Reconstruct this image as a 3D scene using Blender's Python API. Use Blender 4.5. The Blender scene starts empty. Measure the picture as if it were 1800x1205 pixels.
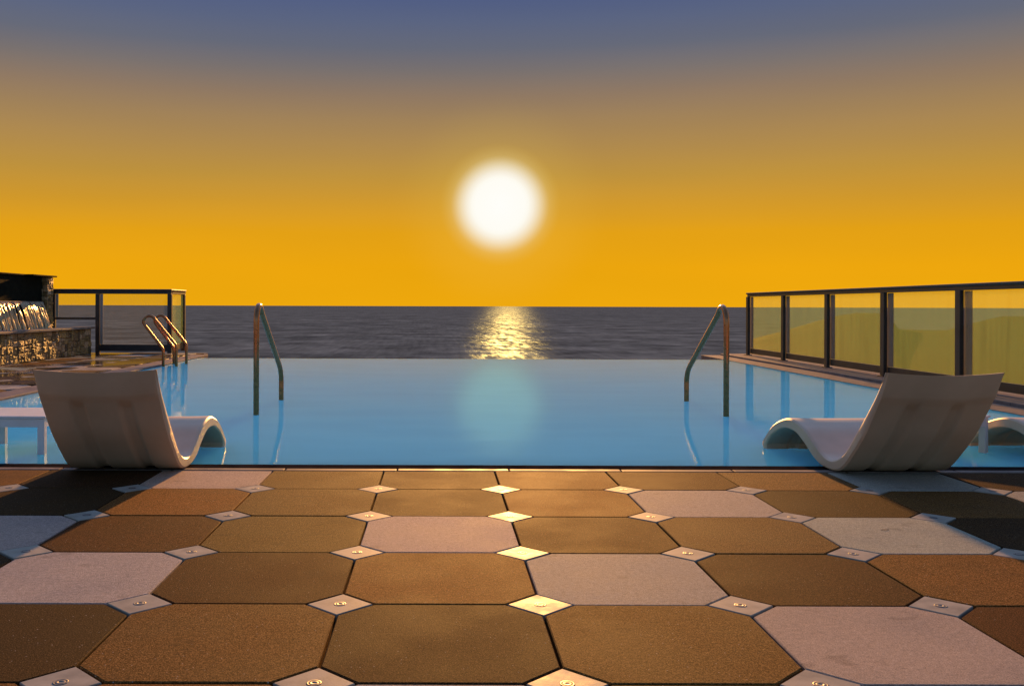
import bpy, bmesh, math, random
from mathutils import Vector, Matrix, noise
R = math.radians
S = bpy.context.scene
COL = S.collection

# ------------------------------------------------------------------ camera, sky, sun, exposure
EXPO = 1.6
K = 1.0 / (2 ** EXPO)
SUN_AZ, SUN_EL = 4.2, 11.3          # degrees: azimuth to the right of +Y, elevation
SUN_POWER = 3.3
cam = bpy.data.cameras.new("camera")
camo = bpy.data.objects.new("camera", cam)
COL.objects.link(camo)
cam.sensor_width = 36.0
cam.lens = 1678 / 1800 * 36
cam.shift_x = 0.0722
cam.shift_y = -0.0360
cam.clip_start = 0.05
cam.clip_end = 400000
camo.location = (0, 0, 0.893)
camo.rotation_mode = 'QUATERNION'
camo.rotation_quaternion = (Matrix.Rotation(R(90), 4, 'X') @ Matrix.Rotation(0.0032, 4, 'Z')).to_quaternion()
S.camera = camo
S.view_settings.view_transform = 'Standard'
S.view_settings.look = 'None'
S.view_settings.exposure = EXPO
S.view_settings.gamma = 1.0
S.view_settings.use_curve_mapping = False

def srgb(r, g, b, k=1.0):
    def f(c):
        c /= 255.0
        return (c / 12.92 if c <= 0.04045 else ((c + 0.055) / 1.055) ** 2.4) * k
    return (f(r), f(g), f(b), 1.0)

W = bpy.data.worlds.new("World")
S.world = W
W.use_nodes = True
nt = W.node_tree
nt.nodes.clear()
def N(nt, t, **kw):
    n = nt.nodes.new(t)
    for k, v in kw.items():
        setattr(n, k, v)
    return n
def math_node(nt, op, a, b=None, clamp=False):
    n = nt.nodes.new('ShaderNodeMath'); n.operation = op; n.use_clamp = clamp
    for i, v in enumerate((a, b)):
        if v is None: continue
        if isinstance(v, (int, float)): n.inputs[i].default_value = v
        else: nt.links.new(v, n.inputs[i])
    return n.outputs[0]
def smooth(nt, v, a, b, lo=0.0, hi=1.0, kind='SMOOTHSTEP'):
    n = nt.nodes.new('ShaderNodeMapRange'); n.interpolation_type = kind
    nt.links.new(v, n.inputs[0])
    n.inputs[1].default_value = a; n.inputs[2].default_value = b
    n.inputs[3].default_value = lo; n.inputs[4].default_value = hi
    return n.outputs[0]
def ramp(nt, v, stops, interp='LINEAR'):
    n = nt.nodes.new('ShaderNodeValToRGB'); n.color_ramp.interpolation = interp
    el = n.color_ramp.elements
    while len(el) > 1: el.remove(el[-1])
    el[0].position = stops[0][0]; el[0].color = stops[0][1]
    for p, c in stops[1:]:
        e = el.new(p); e.color = c
    if v is not None: nt.links.new(v, n.inputs[0])
    return n.outputs[0]
def mixc(nt, fac, a, b, mode='MIX'):
    n = nt.nodes.new('ShaderNodeMix'); n.data_type = 'RGBA'; n.blend_type = mode
    for s, v in ((n.inputs[0], fac), (n.inputs[6], a), (n.inputs[7], b)):
        if isinstance(v, (int, float)): s.default_value = v
        elif isinstance(v, tuple): s.default_value = v
        else: nt.links.new(v, s)
    return n.outputs[2]

tc = N(nt, 'ShaderNodeTexCoord')
sep = N(nt, 'ShaderNodeSeparateXYZ'); nt.links.new(tc.outputs['Generated'], sep.inputs[0])
z, yd = sep.outputs[2], sep.outputs[1]
zmax = 0.32
zz = math_node(nt, 'DIVIDE', z, zmax, True)
def el_of(y):   # photo row -> sin(elevation) / zmax
    t = math.atan((537.5 - y) / 1678)
    return max(0.0, math.sin(t) / zmax)
rows = [(537, (239, 169, 13)), (470, (236, 166, 14)), (410, (227, 161, 22)), (360, (209, 153, 44)), (310, (190, 146, 62)),
        (260, (175, 138, 78)), (210, (160, 130, 90)), (170, (145, 122, 100)), (125, (122, 114, 112)), (85, (102, 106, 121)),
        (40, (91, 101, 129)), (0, (82, 95, 132))]
grad = ramp(nt, zz, [(el_of(y), srgb(*c)) for y, c in rows])
# light scatter left by thin haze: slow uneven bands
nz = N(nt, 'ShaderNodeTexNoise'); nz.inputs['Scale'].default_value = 2.2; nz.inputs['Detail'].default_value = 2
mp = N(nt, 'ShaderNodeMapping'); mp.inputs['Scale'].default_value = (1, 1, 7)
nt.links.new(tc.outputs['Generated'], mp.inputs[0]); nt.links.new(mp.outputs[0], nz.inputs[0])
grad = mixc(nt, 1.0, grad, ramp(nt, nz.outputs[0], [(0.3, (0.97, 0.97, 0.98, 1)), (0.7, (1.03, 1.02, 1.01, 1))]), 'MULTIPLY')
# sun disc and its aureole, by angle from the sun's direction
sd = Vector((math.sin(R(3.69)) * math.cos(R(6.02)), math.cos(R(3.69)) * math.cos(R(6.02)), math.sin(R(6.02))))
dotn = N(nt, 'ShaderNodeVectorMath', operation='DISTANCE')
nt.links.new(tc.outputs['Generated'], dotn.inputs[0]); dotn.inputs[1].default_value = sd
ang = dotn.outputs['Value']        # ~ radians for small angles
prof = ramp(nt, math_node(nt, 'DIVIDE', ang, 0.064, True), [(0, (1.0, 0.99, 0.95, 1)), (0.40, (1.0, 0.98, 0.91, 1)), (0.54, (0.98, 0.93, 0.80, 1)), (0.68, (0.92, 0.80, 0.52, 1)), (0.80, (0.82, 0.62, 0.22, 1)), (1, (0.72, 0.45, 0.06, 1))])
halo = ramp(nt, math_node(nt, 'DIVIDE', ang, 0.064, True), [(0, (1, 1, 1, 1)), (0.46, (1, 1, 1, 1)), (0.62, (0.72, 0.72, 0.72, 1)), (0.80, (0.25, 0.25, 0.25, 1)), (1, (0, 0, 0, 1))])
halo2 = smooth(nt, ang, 0.04, 0.12, 0.10, 0)
sky = mixc(nt, halo2, grad, (1.0, 0.70, 0.12, 1))
sky = mixc(nt, halo, sky, prof)
# away from the sunset bank the dome is the Nishita sky
nish = N(nt, 'ShaderNodeTexSky', sky_type='NISHITA')
nish.sun_disc = False
nish.sun_elevation = R(SUN_EL)
nish.sun_rotation = R(SUN_AZ)
nish.dust_density = 1.5
nishc = mixc(nt, 1.0, nish.outputs[0], (0.66, 0.78, 1.10, 1), 'MULTIPLY')
back = smooth(nt, yd, -0.15, -0.6, 1.0, 0.42)
nishc = mixc(nt, 1.0, nishc, back, 'MULTIPLY')
front = smooth(nt, yd, -0.5, 0.35)
low = smooth(nt, z, 0.31, 0.55, 1, 0)
bank = math_node(nt, 'MULTIPLY', front, low)
allsky = mixc(nt, bank, nishc, mixc(nt, 1.0, sky, (K / 0.1, K / 0.1, K / 0.1, 1), 'MULTIPLY'))
below = smooth(nt, z, -0.012, -0.002, 1, 0)
allsky = mixc(nt, below, allsky, (0.06 * K / .1, 0.055 * K / .1, 0.065 * K / .1, 1))
bg = N(nt, 'ShaderNodeBackground'); bg.inputs[1].default_value = 0.1
nt.links.new(allsky, bg.inputs[0])
wo = N(nt, 'ShaderNodeOutputWorld'); nt.links.new(bg.outputs[0], wo.inputs[0])

sl = bpy.data.lights.new("sun", 'SUN')
sl.energy = SUN_POWER; sl.angle = R(1.0); sl.color = (1.0, 0.46, 0.12)
so = bpy.data.objects.new("sun", sl); COL.objects.link(so)
sdir = Vector((math.sin(R(SUN_AZ)) * math.cos(R(SUN_EL)), math.cos(R(SUN_AZ)) * math.cos(R(SUN_EL)), math.sin(R(SUN_EL))))
so.rotation_euler = sdir.to_track_quat('Z', 'Y').to_euler()
so.location = (0, 10, 12)

# ------------------------------------------------------------------ helpers
def tag(o, label=None, cat=None, group=None, kind=None):
    if label: o['label'] = label
    if cat: o['category'] = cat
    if group: o['group'] = group
    if kind: o['kind'] = kind
    return o
def obj(name, bm, mats, parent=None, smooth_=False, loc=None):
    me = bpy.data.meshes.new(name)
    bm.normal_update()
    bm.to_mesh(me); bm.free()
    for m in (mats if isinstance(mats, (list, tuple)) else [mats]): me.materials.append(m)
    if smooth_:
        for p in me.polygons: p.use_smooth = True
    o = bpy.data.objects.new(name, me); COL.objects.link(o)
    if parent: o.parent = parent
    if loc: o.location = loc
    return o
def empty(name, loc=(0, 0, 0), rz=0):
    o = bpy.data.objects.new(name, None); COL.objects.link(o)
    o.location = loc; o.rotation_euler = (0, 0, rz); o.empty_display_size = 0.2
    return o
def copy_tree(o, parent=None):
    c = o.copy(); COL.objects.link(c); c.parent = parent
    for ch in list(o.children): copy_tree(ch, c)
    return c
def box(bm, x0, x1, y0, y1, z0, z1, bev=0.0, mat=0):
    n0 = len(bm.faces)
    r = bmesh.ops.create_cube(bm, size=1.0)
    bmesh.ops.scale(bm, vec=(abs(x1 - x0), abs(y1 - y0), abs(z1 - z0)), verts=r['verts'])
    bmesh.ops.translate(bm, vec=((x0 + x1) / 2, (y0 + y1) / 2, (z0 + z1) / 2), verts=r['verts'])
    fs = set(f for v in r['verts'] for f in v.link_faces)
    if mat:
        for f in fs: f.material_index = mat
    if bev:
        es = list(set(e for v in r['verts'] for e in v.link_edges))
        bmesh.ops.bevel(bm, geom=es, offset=bev, segments=2, affect='EDGES', profile=0.6)
def tube(bm, pts, rad, seg=16, caps=True):
    pts = [Vector(p) for p in pts]
    rings = []
    prev = None
    for i, p in enumerate(pts):
        t = (pts[min(i + 1, len(pts) - 1)] - pts[max(i - 1, 0)]).normalized()
        if prev is None:
            a = Vector((1, 0, 0)) if abs(t.x) < 0.9 else Vector((0, 1, 0))
            u = t.cross(a).normalized()
        else:
            u = (prev - t * prev.dot(t)).normalized()
        prev = u
        v = t.cross(u)
        r = rad[i] if isinstance(rad, (list, tuple)) else rad
        rings.append([bm.verts.new(p + (u * math.cos(2 * math.pi * k / seg) + v * math.sin(2 * math.pi * k / seg)) * r) for k in range(seg)])
    for a, b in zip(rings, rings[1:]):
        for k in range(seg):
            bm.faces.new((a[k], a[(k + 1) % seg], b[(k + 1) % seg], b[k]))
    if caps:
        bm.faces.new(list(reversed(rings[0]))); bm.faces.new(rings[-1])
def catmull(pts, per=6):
    P = [pts[0]] + list(pts) + [pts[-1]]
    out = []
    for i in range(1, len(P) - 2):
        p0, p1, p2, p3 = [Vector(q) for q in P[i - 1:i + 3]]
        for k in range(per):
            t = k / per
            out.append(0.5 * ((2 * p1) + (-p0 + p2) * t + (2 * p0 - 5 * p1 + 4 * p2 - p3) * t * t + (-p0 + 3 * p1 - 3 * p2 + p3) * t ** 3))
    out.append(Vector(pts[-1]))
    return out
def resample(pts, n):
    L = [0]
    for a, b in zip(pts, pts[1:]): L.append(L[-1] + (b - a).length)
    out = []; j = 0
    for i in range(n):
        s = L[-1] * i / (n - 1)
        while j < len(L) - 2 and L[j + 1] < s: j += 1
        t = (s - L[j]) / max(1e-9, L[j + 1] - L[j])
        out.append(pts[j].lerp(pts[j + 1], min(1, t)))
    return out
def fillet(pts, rads, n=6):
    out = [Vector(pts[0])]
    for i in range(1, len(pts) - 1):
        a, p, b = Vector(pts[i - 1]), Vector(pts[i]), Vector(pts[i + 1])
        u, v = (a - p).normalized(), (b - p).normalized()
        r = rads[i - 1]
        s, e = p + u * r, p + v * r
        for k in range(n + 1):
            t = k / n
            out.append(s * (1 - t) ** 2 + p * 2 * t * (1 - t) + e * t * t)
    out.append(Vector(pts[-1]))
    return out

# ------------------------------------------------------------------ materials
def mat(name):
    m = bpy.data.materials.new(name); m.use_nodes = True
    t = m.node_tree
    return m, t, t.nodes['Principled BSDF']
def coords(t, scale=(1, 1, 1), kind='Object'):
    c = N(t, 'ShaderNodeTexCoord'); m = N(t, 'ShaderNodeMapping')
    m.inputs['Scale'].default_value = scale
    t.links.new(c.outputs[kind], m.inputs[0])
    return m.outputs[0]
def geo_pos(t, scale=(1, 1, 1)):
    g = N(t, 'ShaderNodeNewGeometry'); m = N(t, 'ShaderNodeMapping')
    m.inputs['Scale'].default_value = scale
    t.links.new(g.outputs['Position'], m.inputs[0])
    return m.outputs[0]
def noise_n(t, vec, scale, detail=4, rough=0.55):
    n = N(t, 'ShaderNodeTexNoise'); n.inputs['Scale'].default_value = scale
    n.inputs['Detail'].default_value = detail; n.inputs['Roughness'].default_value = rough
    t.links.new(vec, n.inputs[0])
    return n.outputs[0]
def bump(t, h, strength, dist, normal=None):
    b = N(t, 'ShaderNodeBump'); b.inputs['Strength'].default_value = strength; b.inputs['Distance'].default_value = dist
    t.links.new(h, b.inputs['Height'])
    if normal: t.links.new(normal, b.inputs['Normal'])
    return b.outputs[0]

def granite(name, dark, base, light, rough=0.55, spec=0.5):
    m, t, p = mat(name)
    v = geo_pos(t)
    fine = noise_n(t, v, 250, 4, 0.75)
    mid = noise_n(t, v, 60, 4)
    big = noise_n(t, v, 3.1, 3)
    g = N(t, 'ShaderNodeNewGeometry')
    c = ramp(t, fine, [(0.32, dark), (0.5, base), (0.68, light)])
    c = mixc(t, 1.0, c, ramp(t, mid, [(0.3, (0.84, 0.84, 0.84, 1)), (0.7, (1.14, 1.13, 1.12, 1))]), 'MULTIPLY')
    c = mixc(t, 1.0, c, ramp(t, big, [(0.3, (0.86, 0.87, 0.90, 1)), (0.7, (1.12, 1.08, 1.03, 1))]), 'MULTIPLY')
    c = mixc(t, 1.0, c, ramp(t, g.outputs['Random Per Island'], [(0, (0.80, 0.92, 0.86, 1)), (0.25, (1.12, 0.90, 0.80, 1)), (0.5, (0.84, 0.98, 0.88, 1)), (0.75, (1.30, 0.95, 0.78, 1)), (1, (0.95, 0.97, 1.0, 1))]), 'MULTIPLY')
    # old water stains and scuffs
    st = noise_n(t, geo_pos(t, (1.0, 1.4, 1)), 5.5, 6, 0.62)
    c = mixc(t, smooth(t, st, 0.60, 0.66, 0, 0.22), c, (0.03, 0.022, 0.015, 1))
    # scattered pale grains
    vo = N(t, 'ShaderNodeTexVoronoi'); vo.inputs['Scale'].default_value = 90; t.links.new(v, vo.inputs[0])
    sp = math_node(t, 'MULTIPLY', smooth(t, vo.outputs['Distance'], 0.10, 0.17, 1, 0), smooth(t, N_sep(t, vo.outputs['Color']), 0.86, 0.9))
    c = mixc(t, math_node(t, 'MULTIPLY', sp, 0.55), c, (0.6, 0.55, 0.47, 1))
    t.links.new(c, p.inputs['Base Color'])
    rr = smooth(t, big, 0.3, 0.7, rough + 0.17, rough + 0.24)
    t.links.new(rr, p.inputs['Roughness'])
    p.inputs['Specular IOR Level'].default_value = spec * 0.034
    h = math_node(t, 'ADD', math_node(t, 'MULTIPLY', fine, 0.9), math_node(t, 'MULTIPLY', mid, 0.35))
    t.links.new(bump(t, h, 0.75, 0.003), p.inputs['Normal'])
    return m
def N_sep(t, colr):
    s = N(t, 'ShaderNodeSeparateColor'); t.links.new(colr, s.inputs[0]); return s.outputs[0]

M = {}
M['tile_dark'] = granite('dark_stone', (0.012, 0.007, 0.004, 1), (0.040, 0.022, 0.0100, 1), (0.17, 0.095, 0.044, 1))
M['tile_mid'] = granite('brown_stone', (0.026, 0.015, 0.006, 1), (0.106, 0.057, 0.017, 1), (0.34, 0.20, 0.080, 1))
M['tile_light'] = granite('pale_stone', (0.17, 0.15, 0.125, 1), (0.33, 0.30, 0.255, 1), (0.50, 0.455, 0.395, 1))
M['grout'] = granite('grout', (0.04, 0.03, 0.02, 1), (0.075, 0.055, 0.035, 1), (0.12, 0.09, 0.06, 1), 0.9, 0.2)

m, t, p = mat('brushed_plate'); v = geo_pos(t)
n1 = noise_n(t, v, 14, 5); n2 = noise_n(t, v, 200, 2)
t.links.new(ramp(t, n1, [(0.3, (0.25, 0.225, 0.17, 1)), (0.7, (0.37, 0.335, 0.26, 1))]), p.inputs['Base Color'])
t.links.new(smooth(t, n1, 0.3, 0.7, 0.46, 0.6), p.inputs['Roughness'])
p.inputs['Metallic'].default_value = 0.0; p.inputs['Specular IOR Level'].default_value = 0.022; p.inputs['Specular Tint'].default_value = (1, 0.9, 0.6, 1)
t.links.new(bump(t, n2, 0.15, 0.002), p.inputs['Normal'])
M['plate'] = m
m, t, p = mat('screw_metal'); p.inputs['Base Color'].default_value = (0.16, 0.145, 0.12, 1); p.inputs['Metallic'].default_value = 0.5; p.inputs['Roughness'].default_value = 0.5
M['screw'] = m
m, t, p = mat('screw_hole'); p.inputs['Base Color'].default_value = (0.01, 0.01, 0.01, 1); p.inputs['Roughness'].default_value = 0.8
M['hole'] = m

# polished steel tube
m, t, p = mat('stainless_steel'); v = geo_pos(t)
n1 = noise_n(t, v, 30, 3)
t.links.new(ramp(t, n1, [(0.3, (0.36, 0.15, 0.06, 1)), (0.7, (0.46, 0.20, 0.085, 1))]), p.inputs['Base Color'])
p.inputs['Metallic'].default_value = 1.0
t.links.new(smooth(t, n1, 0.3, 0.7, 0.26, 0.34), p.inputs['Roughness'])
M['steel'] = m

# loungers' moulded plastic
m, t, p = mat('moulded_plastic'); v = coords(t)
n1 = noise_n(t, v, 6, 4); n2 = noise_n(t, v, 160, 3)
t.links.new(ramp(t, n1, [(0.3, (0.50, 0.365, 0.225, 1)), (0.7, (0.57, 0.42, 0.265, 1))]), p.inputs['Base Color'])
p.inputs['Roughness'].default_value = 0.5
t.links.new(bump(t, n2, 0.12, 0.002), p.inputs['Normal'])
M['plastic'] = m
m, t, p = mat('table_plastic'); v = coords(t)
n1 = noise_n(t, v, 8, 4)
t.links.new(ramp(t, n1, [(0.3, (0.52, 0.50, 0.47, 1)), (0.7, (0.60, 0.58, 0.55, 1))]), p.inputs['Base Color'])
p.inputs['Roughness'].default_value = 0.4
M['white'] = m

# dark anodised fence frame
m, t, p = mat('dark_anodised_metal'); v = geo_pos(t)
n1 = noise_n(t, v, 5, 4)
t.links.new(ramp(t, n1, [(0.3, (0.035, 0.030, 0.027, 1)), (0.7, (0.055, 0.047, 0.042, 1))]), p.inputs['Base Color'])
p.inputs['Metallic'].default_value = 0.3; p.inputs['Roughness'].default_value = 0.42
M['frame'] = m
m, t, p = mat('painted_lit_edge'); p.inputs['Base Color'].default_value = (0.30, 0.27, 0.24, 1); p.inputs['Roughness'].default_value = 0.5  # pale colour put in for the sunlit edge of each post
M['lit_edge'] = m

def glass(name, tint, dirt_refl, dirt_refl_amount, seed=0.0):  # veil colour: real dirt on clear panes, painted reflection on post strips
    m, t, p = mat(name)
    t.nodes.remove(p)
    out = t.nodes['Material Output']
    v = geo_pos(t, (6, 6, 0.6)); v2 = geo_pos(t, (45, 45, 0.9)); v3 = geo_pos(t, (1, 1, 1))
    streak = noise_n(t, v, 2.0, 4); streak2 = noise_n(t, v2, 1.0, 3, 0.7); spots = noise_n(t, v3, 9, 5, 0.7)
    d = math_node(t, 'ADD', math_node(t, 'MULTIPLY', streak, 0.5), math_node(t, 'MULTIPLY', streak2, 0.5))
    fac = smooth(t, d, 0.3, 0.7, dirt_refl_amount * 0.72, dirt_refl_amount * 1.28, 'LINEAR')
    fac = math_node(t, 'ADD', fac, smooth(t, spots, 0.66, 0.76, 0, 0.10), True)
    tr = N(t, 'ShaderNodeBsdfTransparent'); tr.inputs[0].default_value = tint
    gl = N(t, 'ShaderNodeBsdfGlossy'); gl.inputs['Roughness'].default_value = 0.02
    fr = N(t, 'ShaderNodeFresnel'); fr.inputs[0].default_value = 1.12
    mx = N(t, 'ShaderNodeMixShader'); t.links.new(fr.outputs[0], mx.inputs[0]); t.links.new(tr.outputs[0], mx.inputs[1]); t.links.new(gl.outputs[0], mx.inputs[2])
    df = N(t, 'ShaderNodeBsdfDiffuse'); df.inputs[0].default_value = dirt_refl
    tl = N(t, 'ShaderNodeBsdfTranslucent'); tl.inputs[0].default_value = dirt_refl
    ds = N(t, 'ShaderNodeMixShader'); ds.inputs[0].default_value = 0.5
    t.links.new(df.outputs[0], ds.inputs[1]); t.links.new(tl.outputs[0], ds.inputs[2])
    fin = N(t, 'ShaderNodeMixShader'); t.links.new(fac, fin.inputs[0]); t.links.new(mx.outputs[0], fin.inputs[1]); t.links.new(ds.outputs[0], fin.inputs[2])
    t.links.new(fin.outputs[0], out.inputs[0])
    return m
def painted_sky_glass(name, tint, film):
    # film: reflected yellow sky painted as scatter colour, with real dirt streaks
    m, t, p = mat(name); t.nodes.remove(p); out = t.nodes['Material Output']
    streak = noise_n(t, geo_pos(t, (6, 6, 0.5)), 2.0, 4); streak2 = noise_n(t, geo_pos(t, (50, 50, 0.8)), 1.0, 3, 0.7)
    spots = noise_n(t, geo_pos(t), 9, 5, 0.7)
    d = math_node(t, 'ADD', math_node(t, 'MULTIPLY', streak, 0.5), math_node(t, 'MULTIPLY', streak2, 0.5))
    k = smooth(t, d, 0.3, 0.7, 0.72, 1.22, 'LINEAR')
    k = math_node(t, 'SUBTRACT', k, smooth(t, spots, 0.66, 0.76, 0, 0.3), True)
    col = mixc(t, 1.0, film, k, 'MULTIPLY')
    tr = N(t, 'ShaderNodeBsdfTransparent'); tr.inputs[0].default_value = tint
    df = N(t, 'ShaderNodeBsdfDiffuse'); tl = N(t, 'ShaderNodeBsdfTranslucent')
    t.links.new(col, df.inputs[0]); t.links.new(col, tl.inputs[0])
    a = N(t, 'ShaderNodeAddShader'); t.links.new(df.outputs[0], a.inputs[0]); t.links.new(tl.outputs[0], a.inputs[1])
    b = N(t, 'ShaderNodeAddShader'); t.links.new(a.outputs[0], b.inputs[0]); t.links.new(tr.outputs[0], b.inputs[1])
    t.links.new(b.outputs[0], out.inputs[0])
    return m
M['glass_painted_sky'] = painted_sky_glass('streaked_glass_painted_sky', (0.82, 0.80, 0.70, 1), (0.165, 0.15, 0.03, 1))  # yellow in the film stands in for sky mirrored in the panes
M['glass_clear'] = glass('clear_glass', (0.90, 0.92, 0.90, 1), (0.30, 0.30, 0.28, 1), 0.04)
M['post_reflection'] = glass('painted_post_reflection', (0.55, 0.55, 0.56, 1), (0.40, 0.36, 0.32, 1), 0.38)  # grey veil painted in place of the post's mirror image

# water: a light-scattering body under a Beckmann reflection layer whose weight follows the view angle
def water(name, body, normal, rough, curve, tint, deep):
    m, t, p = mat(name); out = t.nodes['Material Output']
    gl = N(t, 'ShaderNodeBsdfAnisotropic', distribution='BECKMANN')
    gl.inputs['Roughness'].default_value = rough; gl.inputs['Color'].default_value = tint
    lw = N(t, 'ShaderNodeLayerWeight'); lw.inputs[0].default_value = 0.5
    col, hgt = body(t)
    p.inputs['Specular IOR Level'].default_value = 0.0; p.inputs['Roughness'].default_value = 1.0
    t.links.new(col, p.inputs['Base Color'])
    if deep:
        p.subsurface_method = 'BURLEY'
        p.inputs['Subsurface Weight'].default_value = 1.0
        p.inputs['Subsurface Radius'].default_value = (1.0, 1.0, 1.0); p.inputs['Subsurface Scale'].default_value = deep
    n_ = normal(t, hgt); t.links.new(n_, gl.inputs['Normal'])
    w = ramp(t, lw.outputs['Facing'], [(f, (v, v, v, 1)) for f, v in curve])
    if not deep:      # glint sparkle painted by noise in the reflection weight
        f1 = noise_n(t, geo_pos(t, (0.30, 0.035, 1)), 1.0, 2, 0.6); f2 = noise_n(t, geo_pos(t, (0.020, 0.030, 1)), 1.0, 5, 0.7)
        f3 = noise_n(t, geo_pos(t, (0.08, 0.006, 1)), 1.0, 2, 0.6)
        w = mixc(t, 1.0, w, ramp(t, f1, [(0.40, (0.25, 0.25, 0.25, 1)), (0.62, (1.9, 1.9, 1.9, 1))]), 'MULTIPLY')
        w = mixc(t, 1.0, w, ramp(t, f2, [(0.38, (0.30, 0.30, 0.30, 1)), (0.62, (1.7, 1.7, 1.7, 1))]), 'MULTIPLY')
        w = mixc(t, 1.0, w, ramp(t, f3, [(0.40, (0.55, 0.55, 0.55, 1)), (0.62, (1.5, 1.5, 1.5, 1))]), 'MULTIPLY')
    mx = N(t, 'ShaderNodeMixShader'); t.links.new(w, mx.inputs[0]); t.links.new(p.outputs[0], mx.inputs[1]); t.links.new(gl.outputs[0], mx.inputs[2])
    t.links.new(mx.outputs[0], out.inputs[0])
    return m
def pool_body(t):
    c1 = noise_n(t, geo_pos(t, (0.6, 1.6, 1)), 7, 4, 0.5); c2 = noise_n(t, geo_pos(t, (0.5, 1.2, 1)), 2.0, 2)
    col = ramp(t, c2, [(0.3, (0.075, 0.43, 0.74, 1)), (0.7, (0.085, 0.46, 0.77, 1))])
    return col, math_node(t, 'ADD', math_node(t, 'MULTIPLY', c1, 0.35), c2)
M['pool'] = water('pool_water', pool_body, lambda t, h: bump(t, h, 0.16, 0.010), 0.045, [(0.0, 0.04), (0.83, 0.13), (0.88, 0.17), (0.92, 0.25), (0.95, 0.40), (1.0, 0.6)], (0.76, 0.86, 0.38, 1), 1.2)
def sea_body(t):
    a1 = noise_n(t, geo_pos(t, (0.028, 0.022, 1)), 1.0, 8, 0.72)
    a2 = noise_n(t, geo_pos(t, (0.004, 0.010, 1)), 1.0, 4, 0.6)
    a3 = noise_n(t, geo_pos(t, (0.35, 0.02, 1)), 1.0, 3, 0.6)
    c = ramp(t, a2, [(0.3, (0.068, 0.092, 0.100, 1)), (0.7, (0.118, 0.152, 0.160, 1))])
    c = mixc(t, 1.0, c, ramp(t, a1, [(0.36, (0.55, 0.55, 0.56, 1)), (0.64, (1.5, 1.5, 1.5, 1))]), 'MULTIPLY')
    c = mixc(t, 1.0, c, ramp(t, a3, [(0.35, (0.85, 0.85, 0.86, 1)), (0.65, (1.15, 1.15, 1.14, 1))]), 'MULTIPLY')
    return c, math_node(t, 'ADD', math_node(t, 'MULTIPLY', a1, 1.0), math_node(t, 'MULTIPLY', a3, 0.16))
M['sea'] = water('sea_water', sea_body, lambda t, h: bump(t, h, 1.0, 0.45), 0.275, [(0.0, 0.003), (0.93, 0.0034), (0.96, 0.0028), (0.985, 0.0018), (1.0, 0.0009)], (0.62, 0.90, 0.95, 1), 0)

# wet stone around the pool
def simple_stone(name, c0, c1, rough, spec=0.5, bs=0.25, scale=8):
    m, t, p = mat(name); v = geo_pos(t)
    n1 = noise_n(t, v, scale, 5); n2 = noise_n(t, v, 240, 3)
    t.links.new(ramp(t, n1, [(0.3, c0), (0.7, c1)]), p.inputs['Base Color'])
    t.links.new(smooth(t, n1, 0.3, 0.7, rough - 0.08, rough + 0.1), p.inputs['Roughness'])
    p.inputs['Specular IOR Level'].default_value = spec * 0.05
    t.links.new(bump(t, n2, bs, 0.003), p.inputs['Normal'])
    return m
M['wet_rim'] = simple_stone('wet_dark_rim', (0.012, 0.009, 0.008, 1), (0.03, 0.022, 0.018, 1), 0.8, 0.0)
M['coping'] = simple_stone('pale_coping', (0.13, 0.10, 0.08, 1), (0.24, 0.19, 0.15, 1), 0.6)
M['side_coping'] = simple_stone('side_coping_stone', (0.14, 0.115, 0.10, 1), (0.24, 0.19, 0.165, 1), 0.5)
M['concrete'] = simple_stone('concrete', (0.16, 0.15, 0.14, 1), (0.24, 0.22, 0.2, 1), 0.8, 0.3)
M['mosaic'] = simple_stone('pool_mosaic', (0.03, 0.16, 0.32, 1), (0.05, 0.22, 0.42, 1), 0.4)
M['rock'] = simple_stone('hill_ground', (0.008, 0.009, 0.005, 1), (0.020, 0.018, 0.010, 1), 0.9, 0.1, 0.5, 0.05)

# wet deck to the left: same stones with a film of water in patches
def wetten(src, name):
    m = src.copy(); m.name = name; t = m.node_tree; p = t.nodes['Principled BSDF']
    w = smooth(t, noise_n(t, geo_pos(t, (0.8, 0.5, 1)), 1.1, 3), 0.40, 0.52)
    old = p.inputs['Roughness'].links[0].from_socket
    mixn = N(t, 'ShaderNodeMix'); t.links.new(w, mixn.inputs[0]); t.links.new(old, mixn.inputs[2]); mixn.inputs[3].default_value = 0.17
    t.links.new(mixn.outputs[0], p.inputs['Roughness'])
    b = p.inputs['Normal'].links[0].from_node
    t.links.new(smooth(t, w, 0, 1, 0.45, 0.02, 'LINEAR'), b.inputs['Strength'])
    oc = p.inputs['Base Color'].links[0].from_socket
    t.links.new(mixc(t, math_node(t, 'MULTIPLY', w, 0.6), oc, (0.03, 0.025, 0.022, 1)), p.inputs['Base Color'])
    return m
for k in ('tile_dark', 'tile_mid', 'tile_light'): M[k + '_wet'] = wetten(M[k], 'wet_' + k)

# dry stone wall: a tone for every stone
m, t, p = mat('rubble_stone'); v = geo_pos(t)
g = N(t, 'ShaderNodeNewGeometry')
c = ramp(t, g.outputs['Random Per Island'], [(0, (0.10, 0.06, 0.025, 1)), (0.25, (0.26, 0.155, 0.05, 1)), (0.5, (0.42, 0.26, 0.08, 1)), (0.72, (0.32, 0.19, 0.08, 1)), (0.86, (0.52, 0.34, 0.18, 1)), (1, (0.52, 0.38, 0.22, 1))])
n1 = noise_n(t, geo_pos(t, (1, 1, 3)), 14, 6, 0.7)
c = mixc(t, 1.0, c, ramp(t, n1, [(0.3, (0.5, 0.48, 0.45, 1)), (0.7, (1.4, 1.35, 1.25, 1))]), 'MULTIPLY')
t.links.new(c, p.inputs['Base Color']); p.inputs['Roughness'].default_value = 0.6
t.links.new(bump(t, n1, 0.9, 0.03), p.inputs['Normal'])
M['rubble'] = m
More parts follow.
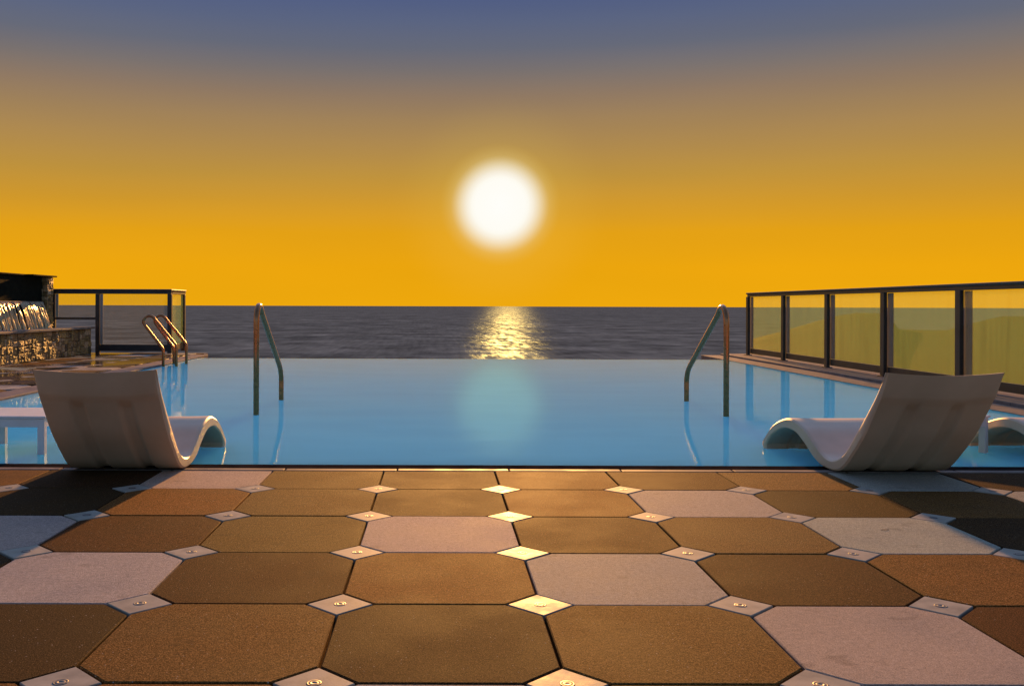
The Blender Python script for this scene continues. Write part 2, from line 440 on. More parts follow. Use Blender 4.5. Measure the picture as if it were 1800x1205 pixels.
M['mortar'] = simple_stone('dark_mortar', (0.015, 0.012, 0.008, 1), (0.03, 0.022, 0.014, 1), 0.9, 0.1)
M['shade_panel'] = simple_stone('shade_painted_dark', (0.008, 0.009, 0.007, 1), (0.018, 0.018, 0.012, 1), 0.7, 0.15)  # near-black puts the wall's shade into its colour
M['cap'] = simple_stone('cap_slab', (0.16, 0.13, 0.10, 1), (0.28, 0.22, 0.17, 1), 0.55)

m, t, p = mat('falling_water')
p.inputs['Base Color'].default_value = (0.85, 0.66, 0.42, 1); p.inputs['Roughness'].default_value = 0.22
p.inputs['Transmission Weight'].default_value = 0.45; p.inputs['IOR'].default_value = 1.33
M['fall'] = m

# ------------------------------------------------------------------ sea and land
SEA_Z = -20.0
bm = bmesh.new()
ys = [-3000, -500, 60, 200, 400, 800, 1600, 4000, 12000, 40000, 110000]
for i, y in enumerate(ys):
    pass
def sheet(bm, xs, ys, z):
    g = [[bm.verts.new((x, y, z)) for x in xs] for y in ys]
    for j in range(len(ys) - 1):
        for i in range(len(xs) - 1):
            bm.faces.new((g[j][i], g[j][i + 1], g[j + 1][i + 1], g[j + 1][i]))
sheet(bm, [-60000, -12000, -3000, -800, -200, 0, 200, 800, 3000, 12000, 60000], ys, SEA_Z)
tag(obj('sea', bm, M['sea']), kind='structure')

# coastal slope the terrace stands on, and the headland to the right
def land(name, x0, x1, nx, y0, y1, ny, f, mat_):
    bm = bmesh.new(); g = []
    for j in range(ny + 1):
        row = []
        for i in range(nx + 1):
            x = x0 + (x1 - x0) * i / nx; y = y0 + (y1 - y0) * j / ny
            row.append(bm.verts.new((x, y, f(x, y))))
        g.append(row)
    for j in range(ny):
        for i in range(nx):
            bm.faces.new((g[j][i], g[j][i + 1], g[j + 1][i + 1], g[j + 1][i]))
    o = obj(name, bm, mat_, smooth_=True)
    return tag(o, kind='structure')
def slope_f(x, y):
    n = noise.noise(Vector((x * 0.12, y * 0.12, 0)))
    d = max(0, y - 19.0); s = -3.4
    s -= d * 0.75
    s += n * min(1.0, d * 0.1 + 0.2)
    return max(s, -26)
land('hillside', -60, 16, 60, -30, 60, 60, slope_f, M['rock'])
# headland: a coast that runs out to the north-east, ridge along its far side
RID = [(0.318, -13), (0.364, -8.4), (0.411, -2.9), (0.435, -1.3), (0.463, -1.3), (0.470, -2.0), (0.4775, -7.7), (0.53, -8.2), (0.548, -6.2), (0.587, -2.6), (0.70, -2.0), (1.2, 1.0), (3.0, 6)]
def ridge(a):
    for (a0, z0), (a1, z1) in zip(RID, RID[1:]):
        if a <= a1: return z0 + (z1 - z0) * (a - a0) / (a1 - a0)
    return RID[-1][1]
bm = bmesh.new(); g = []
rows_ = [60, 80, 105, 135, 170, 210, 255, 305, 345, 372, 385, 400, 440]
cols_ = [0.3245 + 2.4 * (k / 110) ** 1.7 for k in range(111)]
for y in rows_:
    row = [bm.verts.new((cols_[0] * y + 1, y, SEA_Z - 2))]
    for a in cols_:
        t_ = min(1.0, max(0.0, (y - 60) / 320.0))
        zr = ridge(a); zb = -9.5
        z_ = zb + (zr - zb) * t_ ** 1.3 - 6 * t_ * (1 - t_)
        if y > 385: z_ = zr - (y - 385) * 0.6
        z_ += noise.noise(Vector((a * y * 0.03, y * 0.03, 3))) * 0.9 * (0.3 + t_ * 0.5)
        row.append(bm.verts.new((a * y + 1, y, z_)))
    g.append(row)
for j in range(len(g) - 1):
    for i in range(len(g[0]) - 1):
        bm.faces.new((g[j][i], g[j][i + 1], g[j + 1][i + 1], g[j + 1][i]))
tag(obj('headland', bm, M['rock'], smooth_=True), kind='structure')

# ------------------------------------------------------------------ terrace
PW_L, PW_R = -4.15, 4.95        # pool's water edges
Y_RIM, Y_WAT, Y_FAR = 5.24, 5.41, 16.5
X0, P = 0.309, 0.6
H = 0.1                          # half diagonal of a corner plate
JT = 0.004
def deck_light(r, c):
    T = {(0, -5): 'M', (0, -4): 'D', (0, -3): 'L', (0, -2): 'M', (0, -1): 'D', (0, 0): 'M', (0, 1): 'D', (0, 2): 'M', (0, 3): 'L', (0, 4): 'D',
         (1, -5): 'L', (1, -4): 'D', (1, -3): 'M', (1, -2): 'M', (1, -1): 'D', (1, 0): 'M', (1, 1): 'L', (1, 2): 'D', (1, 3): 'M', (1, 4): 'L',
         (2, -4): 'L', (2, -3): 'D', (2, -2): 'M', (2, -1): 'L', (2, 0): 'D', (2, 1): 'M', (2, 2): 'L', (2, 3): 'D',
         (3, -4): 'D', (3, -3): 'L', (3, -2): 'D', (3, -1): 'M', (3, 0): 'L', (3, 1): 'D', (3, 2): 'M', (3, 3): 'M',
         (4, -3): 'D', (4, -2): 'M', (4, -1): 'D', (4, 0): 'M', (4, 1): 'L', (4, 2): 'D',
         (5, -2): 'M', (5, -1): 'L', (5, 0): 'D', (5, 1): 'D'}
    if (r, c) in T: return T[(r, c)]
    return 'DML'[(c - 2 * r + (r * 7 + c * 5) // 9) % 3]
def octagon(bm, x, y, w, d, cut, mat_i, z0=-0.03, z1=0.0, ch=0.003):
    """one paving tile centred at x, y with its corners cut; chamfered rim"""
    def ring(inset, z):
        a, b = w / 2 - inset, d / 2 - inset
        cl = cut[0] - inset * 0.59; cr = cut[1] - inset * 0.59
        pts = []
        for sx, sy, k in ((1, -1, cl), (1, 1, cr), (-1, 1, cr), (-1, -1, cl)):
            if k <= 0.002:
                pts.append((sx * a, sy * b))
            elif sx * sy < 0:
                pts += [(sx * (a - k), sy * b), (sx * a, sy * (b - k))] if (sx > 0) else [(sx * (a - k), sy * b), (sx * a, sy * (b - k))]
            else:
                pts += [(sx * a, sy * (b - k)), (sx * (a - k), sy * b)]
        # sort by angle so that the loop is convex and ordered
        pts.sort(key=lambda q: math.atan2(q[1] / b, q[0] / a))
        return [bm.verts.new((x + px, y + py, z)) for px, py in pts]
    r0, r1, r2 = ring(0, z0), ring(0, z1 - ch), ring(ch, z1)
    for a, b in ((r0, r1), (r1, r2)):
        for i in range(len(a)):
            f = bm.faces.new((a[i], a[(i + 1) % len(a)], b[(i + 1) % len(a)], b[i])); f.material_index = mat_i
    f = bm.faces.new(r2); f.material_index = mat_i
rnd = random.Random(5)
bm = bmesh.new()
ML = {'D': 0, 'M': 1, 'L': 2}
YR = 4.66                        # y of the first row of plates
def tile_rows():
    for r in range(0, 20):
        yield r
c_half = H + 0.004 - JT
for r in range(0, 19):
    y1 = YR + P * (1 - r) - 0.0
    y0 = YR - P * r
    if r == 0: y1 = 5.168
    for c in range(-14, 14):
        xc = X0 + P * (c + 0.5)
        cuts = (c_half, 0.0 if r == 0 else c_half)
        octagon(bm, xc, (y0 + y1) / 2, P - 2 * JT, (y1 - y0) - 2 * JT, cuts, ML[deck_light(r, c)], z1=rnd.uniform(-0.0012, 0.0012))
# left-hand deck beyond the near edge of the pool
for r in range(-22, 0):
    y0 = YR - P * r; y1 = y0 + P
    if r == -1: y0 = 5.268
    if y1 > 17.9: continue
    for c in range(-20, -8):
        xa = X0 + P * c; xb = xa + P
        if xb > -4.46: xb = -4.46
        if xb - xa < 0.1: continue
        full = (xb - xa) > 0.55
        octagon(bm, (xa + xb) / 2, (y0 + y1) / 2, xb - xa - 2 * JT, (y1 - y0) - 2 * JT, (c_half, c_half) if (full and r != -1) else (0, 0),
                3 + ML[deck_light(r + 30, c)], z1=rnd.uniform(-0.0012, 0.0012))
# bed under the tiles
box(bm, -12, -4.46, 5.2, 18.2, -0.4, -0.022, mat=6)
box(bm, -12, 12, -7, 5.2, -0.4, -0.022, mat=6)
terrace = obj('terrace_floor', bm, [M['tile_dark'], M['tile_mid'], M['tile_light'], M['tile_dark_wet'], M['tile_mid_wet'], M['tile_light_wet'], M['grout']])
tag(terrace, kind='structure')

# corner plates: part of the floor, one by one where the photograph shows them
def plate_bm(bm, x, y):
    def rg(h, z): return [bm.verts.new((x + h * a, y + h * b, z)) for a, b in ((1, 0), (0, 1), (-1, 0), (0, -1))]
    a, b, c = rg(H - 0.003, -0.02), rg(H - 0.003, -0.0012), rg(H - 0.0055, 0.0008)
    for p_, q in ((a, b), (b, c)):
        for i in range(4): bm.faces.new((p_[i], p_[(i + 1) % 4], q[(i + 1) % 4], q[i]))
    bm.faces.new(c)
def screw_bm():
    bm = bmesh.new()
    prof = [(0.0185, 0.0009), (0.018, 0.0017), (0.0155, 0.0018), (0.014, 0.0012), (0.0115, 0.0012), (0.0105, 0.0018), (0.005, 0.0019), (0.0045, 0.0)]
    rings = [[bm.verts.new((r * math.cos(2 * math.pi * k / 24), r * math.sin(2 * math.pi * k / 24), z)) for k in range(24)] for r, z in prof]
    for a, b in zip(rings, rings[1:]):
        for k in range(24): bm.faces.new((a[k], a[(k + 1) % 24], b[(k + 1) % 24], b[k]))
    f = bm.faces.new(rings[-1]); f.material_index = 1
    for a in range(24):
        pass
    for f in bm.faces:
        if abs(sum(v.co.z for v in f.verts) / len(f.verts) - 0.0012) < 2e-4: f.material_index = 1
    return bm
def px(x, y, z=0.0):
    return 770 + x * 1678 / y, 538 + (0.893 - z) * 1678 / y
pb = bmesh.new(); plate_bm(pb, 0, 0)
proto_plate = obj('corner_plate', pb, M['plate'], terrace)
proto_screw = obj('screw', screw_bm(), [M['screw'], M['hole']], proto_plate, True)
first = True
rest = bmesh.new()
count = 0
for r in range(-22, 19):
    for c in range(-20, 14):
        x, y = X0 + P * c, YR - P * r
        if r < 0 and (x > -4.56 or y < 5.4 or y > 17.4): continue
        if y > 0.5: u, v = px(x, y)
        else: u = v = -9999
        dx = 100 * 1.678 / max(y, .1)
        vis = -dx < u < 1800 + dx and v < 1240 and y > 0.5
        if r < 0: vis = vis and x > -6.45
        if vis:
            count += 1
            if first:
                o, first = proto_plate, False
            else:
                o = proto_plate.copy(); COL.objects.link(o); o.parent = terrace
                if r >= 0:
                    s = proto_screw.copy(); COL.objects.link(s); s.parent = o
                    s.rotation_euler = (0, 0, rnd.uniform(0, 6))
            o.location = (x, y, 0)
            o.rotation_euler = (rnd.uniform(-0.006, 0.006), rnd.uniform(-0.006, 0.006), 0)
        elif r >= 0 or x < -4.56:
            plate_bm(rest, x, y)
print('plates in view', count)
ro = obj('corner_plate', rest, M['plate'], terrace); tag(ro, kind='stuff')

# pool coping: near strip of short slabs, dark wet rim, side slabs
bm = bmesh.new()
xs = [-0.83 + 0.61 * k for k in range(-8, 10)]
for a, b in zip(xs, xs[1:]):
    a2, b2 = max(a, -4.44), min(b, 12)
    if b2 - a2 < 0.05: continue
    dz = rnd.uniform(-0.001, 0.0015)
    box(bm, a2 + 0.004, b2 - 0.004, 5.175, 5.236, -0.03, 0.002 + dz, 0.004)
co = obj('pool_coping', bm, M['coping']); tag(co, kind='structure')
bm = bmesh.new()
box(bm, PW_L, PW_R, 5.24, Y_WAT, -0.4, -0.006, 0.004)
tag(obj('pool_rim', bm, M['wet_rim']), kind='structure')
bm = bmesh.new()
y = 5.245
while y < 17.2:
    y2 = min(y + 1.2, 17.3)
    box(bm, -4.452, PW_L, y + 0.003, y2 - 0.003, -0.3, 0.004, 0.006)
    y = y2
tag(obj('left_pool_edge', bm, M['side_coping']), kind='structure')
bm = bmesh.new()
y = 5.245
while y < 17.9:
    y2 = min(y + 1.2, 17.95)
    box(bm, PW_R, 5.30, y + 0.003, y2 - 0.003, -0.3, -0.012, 0.004)
    box(bm, 5.306, 5.86, y + 0.003, y2 - 0.003, -0.3, 0.018, 0.006)
    y = y2
tag(obj('right_pool_edge', bm, M['side_coping']), kind='structure')
bm = bmesh.new()
box(bm, 5.87, 6.3, -7, 18.4, -3.6, -0.04)      # retaining walls and pool shell, seen only from elsewhere
box(bm, -4.44, 5.86, 16.62, 16.85, -3.6, -0.14)
box(bm, -12, -4.46, 18.21, 18.5, -3.6, -0.03)
box(bm, -4.44, 5.86, 5.1, 16.6, -1.6, -1.4)
box(bm, -4.44, -4.2, 5.42, 16.6, -1.4, -0.31)
box(bm, 5.0, 5.3, 5.42, 16.6, -1.4, -0.31)
tag(obj('pool_shell', bm, M['concrete']), kind='structure')
bm = bmesh.new()
box(bm, PW_L + .002, PW_R - .002, Y_WAT + .002, Y_FAR, -0.6, -0.018)
tag(obj('pool_water', bm, M['pool']), kind='structure')
bm = bmesh.new()
box(bm, PW_L, 5.86, Y_FAR + 0.002, Y_FAR + 0.1, -0.9, -0.024)
tag(obj('weir_wall', bm, M['mosaic']), kind='structure')

# ------------------------------------------------------------------ loungers
UP = [(-0.492, 0.576), (-0.396, 0.449), (-0.295, 0.338), (-0.19, 0.228), (-0.081, 0.122), (0.033, 0.066), (0.153, 0.066), (0.29, 0.128), (0.432, 0.194), (0.63, 0.222), (0.85, 0.158), (1.0, 0.055), (1.045, 0.001), (0.985, -0.056), (0.89, -0.125)]
LO = [(-0.522, 0.578), (-0.46, 0.455), (-0.386, 0.350), (-0.302, 0.240), (-0.19, 0.130), (-0.085, 0.042), (0.02, 0.003), (0.174, 0.002), (0.278, 0.030), (0.387, 0.090), (0.524, 0.144), (0.70, 0.148), (0.877, 0.085), (0.960, 0.02), (0.968, -0.004), (0.925, -0.05), (0.84, -0.118)]
def sstep(a, b, x):
    t = max(0.0, min(1.0, (x - a) / (b - a))); return t * t * (3 - 2 * t)
def shell_bm(w=0.606):
    n, mseg = 96, 72
    U = resample(catmull([(0, a, b) for a, b in UP]), n)
    L = resample(catmull([(0, a, b) for a, b in LO]), n)
    bm = bmesh.new(); gu, gl = [], []
    for i in range(n):
        s = i / (n - 1)
        nrm = (U[i] - L[i]).normalized()
        ru, rl = [], []
        for j in range(mseg + 1):
            u = j / mseg
            x = (u - 0.5) * w
            # the head end sags in the middle; edges stay full
            sag = -0.016 * (1 - (2 * u - 1) ** 2) * sstep(0.32, 0.0, s)
            # rounded long edges
            e = min(u, 1 - u) * w; rr = 0.02
            rnd_ = rr - math.sqrt(max(0, rr * rr - max(0, rr - e) ** 2)) if e < rr else 0
            # hollow seat
            dish = -0.006 * (1 - (2 * u - 1) ** 4)
            ru.append(bm.verts.new(U[i] + Vector((x, 0, sag)) + nrm * (dish - rnd_)))
            # underside: head band proud, two grooves below it
            under = sstep(0.075, 0.082, s) * sstep(0.97, 0.9, s)
            inset = 0.007 * under * (1 - 0)
            g = 0
            for gc, gw in ((0.305, 0.075), (0.70, 0.075)):
                q = abs(u - gc) / gw
                g = max(g, 1 - sstep(0.45, 1.0, q))
            inset += 0.018 * g * sstep(0.085, 0.11, s)
            edge = sstep(0.0, 0.03, min(u, 1 - u))
            rl.append(bm.verts.new(L[i] + Vector((x, 0, sag)) + nrm * (inset * edge + rnd_)))
        gu.append(ru); gl.append(rl)
    for i in range(n - 1):
        for j in range(mseg):
            bm.faces.new((gu[i][j], gu[i + 1][j], gu[i + 1][j + 1], gu[i][j + 1]))
            bm.faces.new((gl[i][j], gl[i][j + 1], gl[i + 1][j + 1], gl[i + 1][j]))
        bm.faces.new((gu[i][0], gl[i][0], gl[i + 1][0], gu[i + 1][0]))
        bm.faces.new((gu[i][mseg], gu[i + 1][mseg], gl[i + 1][mseg], gl[i][mseg]))
    for j in range(mseg):
        bm.faces.new((gu[0][j], gu[0][j + 1], gl[0][j + 1], gl[0][j]))
        bm.faces.new((gu[-1][j], gl[-1][j], gl[-1][j + 1], gu[-1][j + 1]))
    bmesh.ops.recalc_face_normals(bm, faces=bm.faces[:])
    return bm
def auto_smooth(o, angle=35):
    me = o.data
    for p_ in me.polygons: p_.use_smooth = True
    bm = bmesh.new(); bm.from_mesh(me)
    for e in bm.edges:
        if len(e.link_faces) == 2 and e.calc_face_angle(0) > R(angle): e.smooth = False
    bm.to_mesh(me); bm.free()
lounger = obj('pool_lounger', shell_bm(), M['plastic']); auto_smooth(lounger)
lounger.location = (-1.677, 5.17, 0.001)
tag(lounger, 'wavy white lounger on the left of the deck, next to the table at the border', 'lounger', 'moulded loungers along the pool edge')
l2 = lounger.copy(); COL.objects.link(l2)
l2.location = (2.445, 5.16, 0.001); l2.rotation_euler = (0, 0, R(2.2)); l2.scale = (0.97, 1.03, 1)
l2['label'] = 'wavy white lounger seen whole on the right of the deck, before the glass fence'
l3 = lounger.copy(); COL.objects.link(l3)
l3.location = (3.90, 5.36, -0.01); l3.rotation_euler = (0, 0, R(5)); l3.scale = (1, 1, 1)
l3['label'] = 'lounger cut off by right border, only its arched foot showing behind a table leg'

# ------------------------------------------------------------------ side tables in the water
def table():
    r = empty('side_table')
    w = 0.25
    bm = bmesh.new(); box(bm, -w, w, -w, w, 0.222, 0.236, 0.004)
    obj('tabletop', bm, M['white'], r)
    bm = bmesh.new()
    for sx in (-1, 1):
        box(bm, sx * (w - 0.03), sx * (w - 0.012), -w + 0.048, w - 0.048, 0.168, 0.2195)
        box(bm, -w + 0.048, w - 0.048, sx * (w - 0.03), sx * (w - 0.012), 0.168, 0.2195)
    obj('apron', bm, M['white'], r)
    for sx in (-1, 1):
        for sy in (-1, 1):
            bm = bmesh.new()
            a, b = sorted((sx * (w - 0.01), sx * (w - 0.052))); c_, d_ = sorted((sy * (w - 0.01), sy * (w - 0.052)))
            box(bm, a, b, c_, d_, -0.2, 0.2195, 0.003)
            obj('leg', bm, M['white'], r)
    return r
t1 = table(); t1.location = (-2.635, 6.05, -0.02)
tag(t1, 'low white square table in shallow water at the left border, beside a lounger', 'table', 'low tables standing in the pool')
t2 = copy_tree(t1); t2.location = (3.135, 6.06, -0.02); t2.rotation_euler = (0, 0, R(38))
t2['label'] = 'low white table mostly hidden behind the right lounger, one corner and leg showing'

# ------------------------------------------------------------------ handrails and ladder
def hand_rail(name, x, lab, ya=7.95, yb=9.22, top=0.893):
    pts = [(x, ya, -0.6), (x, ya, top - 0.20)]
    # arch: from the near leg over to the slope
    c1 = [(x, ya, top - 0.20), (x, ya + 0.005, top - 0.10), (x, ya + 0.045, top - 0.03), (x, ya + 0.11, top - 0.002), (x, ya + 0.18, top - 0.02), (x, ya + 0.245, top - 0.07)]
    c2 = [(x, yb - 0.13, 0.335), (x, yb - 0.05, 0.275), (x, yb - 0.005, 0.20), (x, yb, 0.12), (x, yb, -0.6)]
    path = [Vector(pts[0])] + catmull(c1, 6) + catmull(c2[:4], 6) + [Vector(c2[4])]
    bm = bmesh.new(); tube(bm, path, 0.0235, 20)
    o = obj(name, bm, M['steel'], smooth_=True)
    tag(o, lab, 'handrail', 'bent steel handrails in the pool')
    return o
hand_rail('handrail', -1.512, 'bent steel tube handrail rising from the pool right of the left lounger')
hand_rail('handrail', 2.402, 'bent steel tube handrail rising from the pool left of the right lounger')

lad = empty('pool_ladder', (-4.0, 14.5, 0))
tag(lad, 'steel pool ladder with two looped rails at the far left edge of the pool', 'pool ladder')
def loop_rail(y):
    bm = bmesh.new()
    X = -4.0
    def P_(x, z): return (x - X, y - 14.5, z)
    pts = [P_(-4.10, -0.5), P_(-4.10, 0.235), P_(-4.41, 0.66), P_(-4.33, 0.86), P_(-4.20, 0.76), P_(-3.905, 0.33), P_(-3.905, -0.7)]
    core = catmull([P_(-4.35, 0.56), P_(-4.395, 0.635), P_(-4.375, 0.70), P_(-4.315, 0.735), P_(-4.255, 0.715), P_(-4.20, 0.65)], 5)
    lo_a = fillet([P_(-4.10, -0.5), P_(-4.10, 0.235), P_(-4.35, 0.56)], [0.05])[:-1]
    lo_b = fillet([P_(-4.20, 0.65), P_(-3.905, 0.29), P_(-3.905, -0.7)], [0.05])[1:]
    tube(bm, lo_a + core + lo_b, 0.0215, 16)
    return obj('rail', bm, M['steel'], lad, True)
loop_rail(14.25); loop_rail(14.82)
for k in range(3):
    bm = bmesh.new(); box(bm, -0.02, 0.06, -0.24, 0.31, -0.22 - 0.25 * k - 0.02, -0.22 - 0.25 * k, 0.005)
    obj('step', bm, M['steel'], lad, loc=(0.1, 0, 0))

# ------------------------------------------------------------------ right glass fence (along depth)
fr = empty('glass_fence', (5.68, 12, 0))
tag(fr, 'long dark framed fence of glass panes with painted yellow sky reflection running along the right pool edge', 'fence')
FX, FY = 5.68, 12.0
pys = [17.42, 15.64, 13.88, 12.12, 10.36, 8.60, 6.84]
HT = 1.135
bm = bmesh.new()
box(bm, -0.05, 0.05, 6.70 - FY, 17.47 - FY, HT - 0.012, HT + 0.018, 0.012)
box(bm, -0.03, 0.03, 6.72 - FY, 17.45 - FY, HT - 0.055, HT - 0.0125, 0.004)
obj('top_rail', bm, M['frame'], fr)
for y in pys:
    bm = bmesh.new(); box(bm, -0.046, 0.0, y - 0.05 - FY, y + 0.05 - FY, 0.019, HT - 0.056, 0.004)
    box(bm, -0.075, 0.03, y - 0.07 - FY, y + 0.07 - FY, 0.0195, 0.03, 0.003)
    obj('post', bm, M['frame'], fr)
for a, b in zip(pys[1:], pys):
    bm = bmesh.new(); box(bm, 0.002, 0.03, a + 0.052 - FY, b - 0.052 - FY, 0.055, 0.145, 0.004)
    obj('bottom_rail', bm, M['frame'], fr)
    bm = bmesh.new(); box(bm, 0.011, 0.019, a + 0.055 - FY, b - 0.055 - FY, 0.147, HT - 0.058)
    pane = obj('glass_pane', bm, M['glass_painted_sky'], fr)
    bm = bmesh.new(); box(bm, 0.0, 0.009, b - 0.2 - FY, b - 0.052 - FY, 0.15, HT - 0.06)
    obj('post_reflection_strip', bm, M['post_reflection'], pane)  # added strip: the post's reflection laid beside it as a grey sheet

# ------------------------------------------------------------------ left glass fence (facing us), with a short return
fl = empty('glass_screen', (-6, 17.8, 0))
tag(fl, 'dark framed clear glass screen at the far left deck corner beside the stone wall', 'fence')
def L_(x): return x + 6
FYL = 17.8
bm = bmesh.new()
box(bm, L_(-7.22), L_(-4.955), -0.05, 0.05, 1.155, 1.19, 0.01)
box(bm, L_(-7.20), L_(-4.965), -0.03, 0.03, 1.10, 1.1545, 0.004)
box(bm, L_(-5.04), L_(-4.955), 0.052, 1.0, 1.155, 1.19, 0.01)
box(bm, L_(-5.03), L_(-4.965), 0.052, 0.98, 1.10, 1.1545, 0.004)
obj('top_rail', bm, M['frame'], fl)
for x, z0 in ((-7.17, 0.45), (-6.34, 0.0), (-5.0, 0.0)):
    bm = bmesh.new(); box(bm, L_(x) - 0.04, L_(x) + 0.04, -0.03, 0.03, z0, 1.099, 0.004)
    obj('post', bm, M['frame'], fl)
bm = bmesh.new(); box(bm, L_(-5.0) - 0.04, L_(-5.0) + 0.04, 0.90, 0.96, 0, 1.099, 0.004)
obj('post', bm, M['frame'], fl)
bm = bmesh.new(); box(bm, L_(-7.128), L_(-6.382), -0.02, 0.02, 0.62, 0.665, 0.004); obj('middle_rail', bm, M['frame'], fl)
bm = bmesh.new(); box(bm, L_(-6.298), L_(-5.042), -0.028, 0.028, 0.035, 0.16, 0.004); obj('bottom_rail', bm, M['frame'], fl)
bm = bmesh.new(); box(bm, L_(-5.02), L_(-4.98), 0.035, 0.895, 0.05, 0.16, 0.004); obj('bottom_rail', bm, M['frame'], fl)
for x0, x1, z0 in ((-7.128, -6.382, 0.668), (-6.298, -5.042, 0.163)):
    bm = bmesh.new(); box(bm, L_(x0), L_(x1), -0.004, 0.004, z0, 1.098); g_ = obj('glass_pane', bm, M['glass_clear'], fl)
    bm = bmesh.new(); box(bm, L_(x0), L_(x0) + 0.055, -0.016, -0.006, z0, 1.098); obj('lit_edge_strip', bm, M['lit_edge'], g_)  # added strip: painted sunlit edge along the post
bm = bmesh.new(); box(bm, L_(-5.004), L_(-4.996), 0.035, 0.895, 0.163, 1.098); obj('glass_pane', bm, M['glass_painted_sky'], fl)

# ------------------------------------------------------------------ stone walls and waterfall
def stone_face(bm, axis, fixed, a0, a1, z0, z1, sgn, seed, size=0.16):
    """irregular stones laid over a face; axis 'x' = face normal along x"""
    rn = random.Random(seed)
    cells = [(a0, a1, z0, z1)]
    done = []
    while cells:
        c = cells.pop()
        w, h = c[1] - c[0], c[3] - c[2]
        lim = size * rn.uniform(0.55, 1.5)
        if w > lim * 1.25 and w >= h * 0.8:
            k = c[0] + w * rn.uniform(0.33, 0.67); cells += [(c[0], k, c[2], c[3]), (k, c[1], c[2], c[3])]
        elif h > lim * 0.75:
            k = c[2] + h * rn.uniform(0.35, 0.65); cells += [(c[0], c[1], c[2], k), (c[0], c[1], k, c[3])]
        else: done.append(c)
    for (p0, p1, q0, q1) in done:
        g = rn.uniform(0.0, 0.004); dep = rn.uniform(0.010, 0.028)
        p0 += g; p1 -= g; q0 += g * .7; q1 -= g * .7
        n = 8
        cx, cz = (p0 + p1) / 2, (q0 + q1) / 2
        rings = []
        jit = [rn.uniform(0.92, 1.03) for _ in range(n)]
        for sc, dd in ((1.0, 0.0), (1.0, dep * 0.6), (0.82, dep), (0.4, dep * rn.uniform(0.95, 1.15))):
            rg = []
            for k in range(n):
                t_ = 2 * math.pi * k / n
                ux, uz = math.cos(t_), math.sin(t_)
                mxx = max(abs(ux), abs(uz)); ux, uz = ux / mxx, uz / mxx
                aa = cx + ux * (p1 - p0) / 2 * sc * jit[k]; zz_ = cz + uz * (q1 - q0) / 2 * sc * jit[k]
                dq = dd + (rn.uniform(-0.006, 0.006) if sc < 1 else 0)
                rg.append(bm.verts.new((fixed + sgn * dq, aa, zz_) if axis == 'x' else (aa, fixed + sgn * dq, zz_)))
            rings.append(rg)
        for a, b in zip(rings, rings[1:]):
            for k in range(n): bm.faces.new((a[k], a[(k + 1) % n], b[(k + 1) % n], b[k]))
        bm.faces.new(rings[-1])
bw = empty('basin_wall', (-6.4, 14, 0))
tag(bw, 'low rubble stone wall with a thin pale cap in front of the waterfall', 'stone wall')
ox, oy = 6.4, -14
bm = bmesh.new()
box(bm, -6.62 + ox, -6.40 + ox, 8 + oy, 17.6 + oy, -0.02, 0.455, mat=1)
stone_face(bm, 'x', -6.40 + ox, 8 + oy, 17.58 + oy, 0.0, 0.455, 1, 3, 0.2)
bmesh.ops.recalc_face_normals(bm, faces=bm.faces[:])
obj('stone_body', bm, [M['rubble'], M['mortar']], bw)
bm = bmesh.new()
y = 8.0
while y < 17.6:
    y2 = min(y + rnd.uniform(0.7, 1.3), 17.64)
    box(bm, -6.66 + ox, -6.335 + ox, y + oy + .003, y2 + oy - .003, 0.4565, 0.495 + rnd.uniform(-.004, .004), 0.008)
    y = y2
obj('cap_stone', bm, M['cap'], bw)
WR = 0.0
ww = empty('waterfall_wall', (-7.2, 17.45, 0), WR)
tag(ww, 'tall dark wall with a rubble stone end pier and thin slab on top, left border', 'wall')
bm = bmesh.new(); box(bm, -0.40, -0.035, -6, 0, 0.9555, 1.40)
box(bm, -0.40, -0.16, -6, 0, -0.02, 0.9)
obj('shade_dark_face', bm, M['shade_panel'], ww)
bm = bmesh.new(); box(bm, -0.40, 0.0, -6, 0, 0.901, 0.955, 0.006)
obj('spout_lip', bm, M['coping'], ww)
bm = bmesh.new()
box(bm, -0.40, 0.05, 0.003, 0.25, -0.02, 1.40, mat=1)
stone_face(bm, 'x', 0.05, 0.003, 0.25, 0.0, 1.40, 1, 8, 0.14)
stone_face(bm, 'y', 0.003, -0.10, 0.07, 0.0, 1.40, -1, 9, 0.13)
bmesh.ops.recalc_face_normals(bm, faces=bm.faces[:])
obj('stone_pier', bm, [M['rubble'], M['mortar']], ww)
bm = bmesh.new()
y = -6.0
while y < 0.1:
    y2 = y + 1.045
    box(bm, -0.44, 0.0 if y < -1.1 else 0.13, y + .002, y2 - .002, 1.402, 1.428, 0.005)
    y = y2
obj('top_slab', bm, M['shade_panel'], ww)
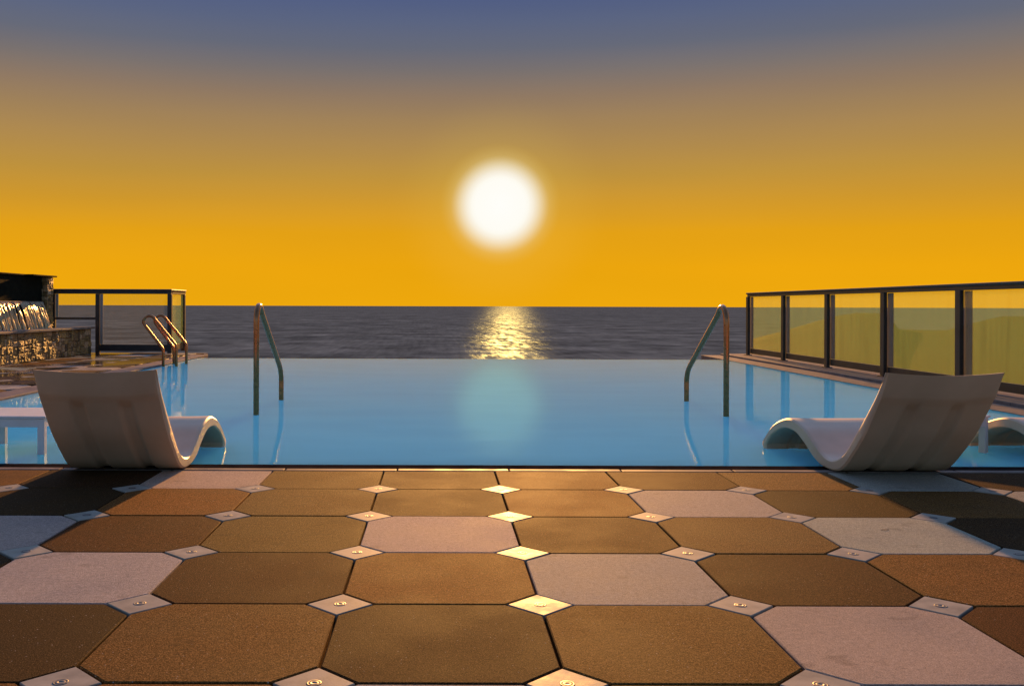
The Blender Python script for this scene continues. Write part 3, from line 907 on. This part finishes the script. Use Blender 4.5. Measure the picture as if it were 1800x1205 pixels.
# basin water and the fall itself
bm = bmesh.new(); box(bm, -11.5, -6.625, 12, 17.6, 0.2, 0.44)
tag(obj('basin_water', bm, M['pool']), kind='structure')
rn = random.Random(21)
bm = bmesh.new()
def strand(y, r, reach, seed):
    pts, rad = [], []
    ph = rn.uniform(0, 6)
    for k in range(11):
        s = k / 10
        x = 0.0 + reach * s ** 0.6
        z_ = 0.945 - 0.5 * s ** 1.05
        pts.append((x, y + 0.015 * math.sin(ph + s * 6) + 0.10 * s - 0.1, z_)); rad.append(r * (0.6 + 0.5 * abs(math.sin(ph + 9 * s)) + 0.4 * s))
    tube(bm, pts, rad, 6)
for k in range(330):
    strand(-5.8 * rn.random() ** 1.2 + 0.02, rn.uniform(0.004, 0.014), rn.uniform(0.07, 0.17), k)
wf = obj('waterfall', bm, M['fall'], smooth_=True, loc=(-7.2, 17.45, 0)); wf.rotation_euler = (0, 0, WR)
tag(wf, 'sunlit sheet of water falling from the dark wall into the basin at the left border', 'waterfall', kind='stuff')

# a dry leaf lying on a pale slab
bm = bmesh.new()
L_N = 10
mid, lft, rgt = [], [], []
for i in range(L_N + 1):
    s_ = i / L_N; w_ = 0.009 * math.sin(math.pi * s_) ** 0.8
    x_ = -0.028 + 0.056 * s_; zc = 0.003 + 0.006 * math.sin(math.pi * s_)
    mid.append(bm.verts.new((x_, 0.002 * math.sin(4 * s_), zc - 0.002)))
    lft.append(bm.verts.new((x_, w_ + 0.0008, zc + 0.003))); rgt.append(bm.verts.new((x_, -w_ - 0.0008, zc + 0.002)))
for i in range(L_N):
    bm.faces.new((mid[i], mid[i + 1], lft[i + 1], lft[i])); bm.faces.new((rgt[i], rgt[i + 1], mid[i + 1], mid[i]))
m, t, p = mat('dry_leaf'); p.inputs['Base Color'].default_value = (0.07, 0.045, 0.02, 1); p.inputs['Roughness'].default_value = 0.7
leaf = obj('leaf', bm, m, smooth_=True, loc=(1.796, 3.83, 0.001)); leaf.rotation_euler = (0, 0, R(8)); leaf.scale = (0.75, 0.55, 0.5)
so_ = leaf.modifiers.new('thickness', 'SOLIDIFY'); so_.thickness = 0.0006
leaf.scale = (0.6, 0.35, 0.25)
tag(leaf, 'small dry leaf lying on a pale slab on the right of the deck', 'leaf')
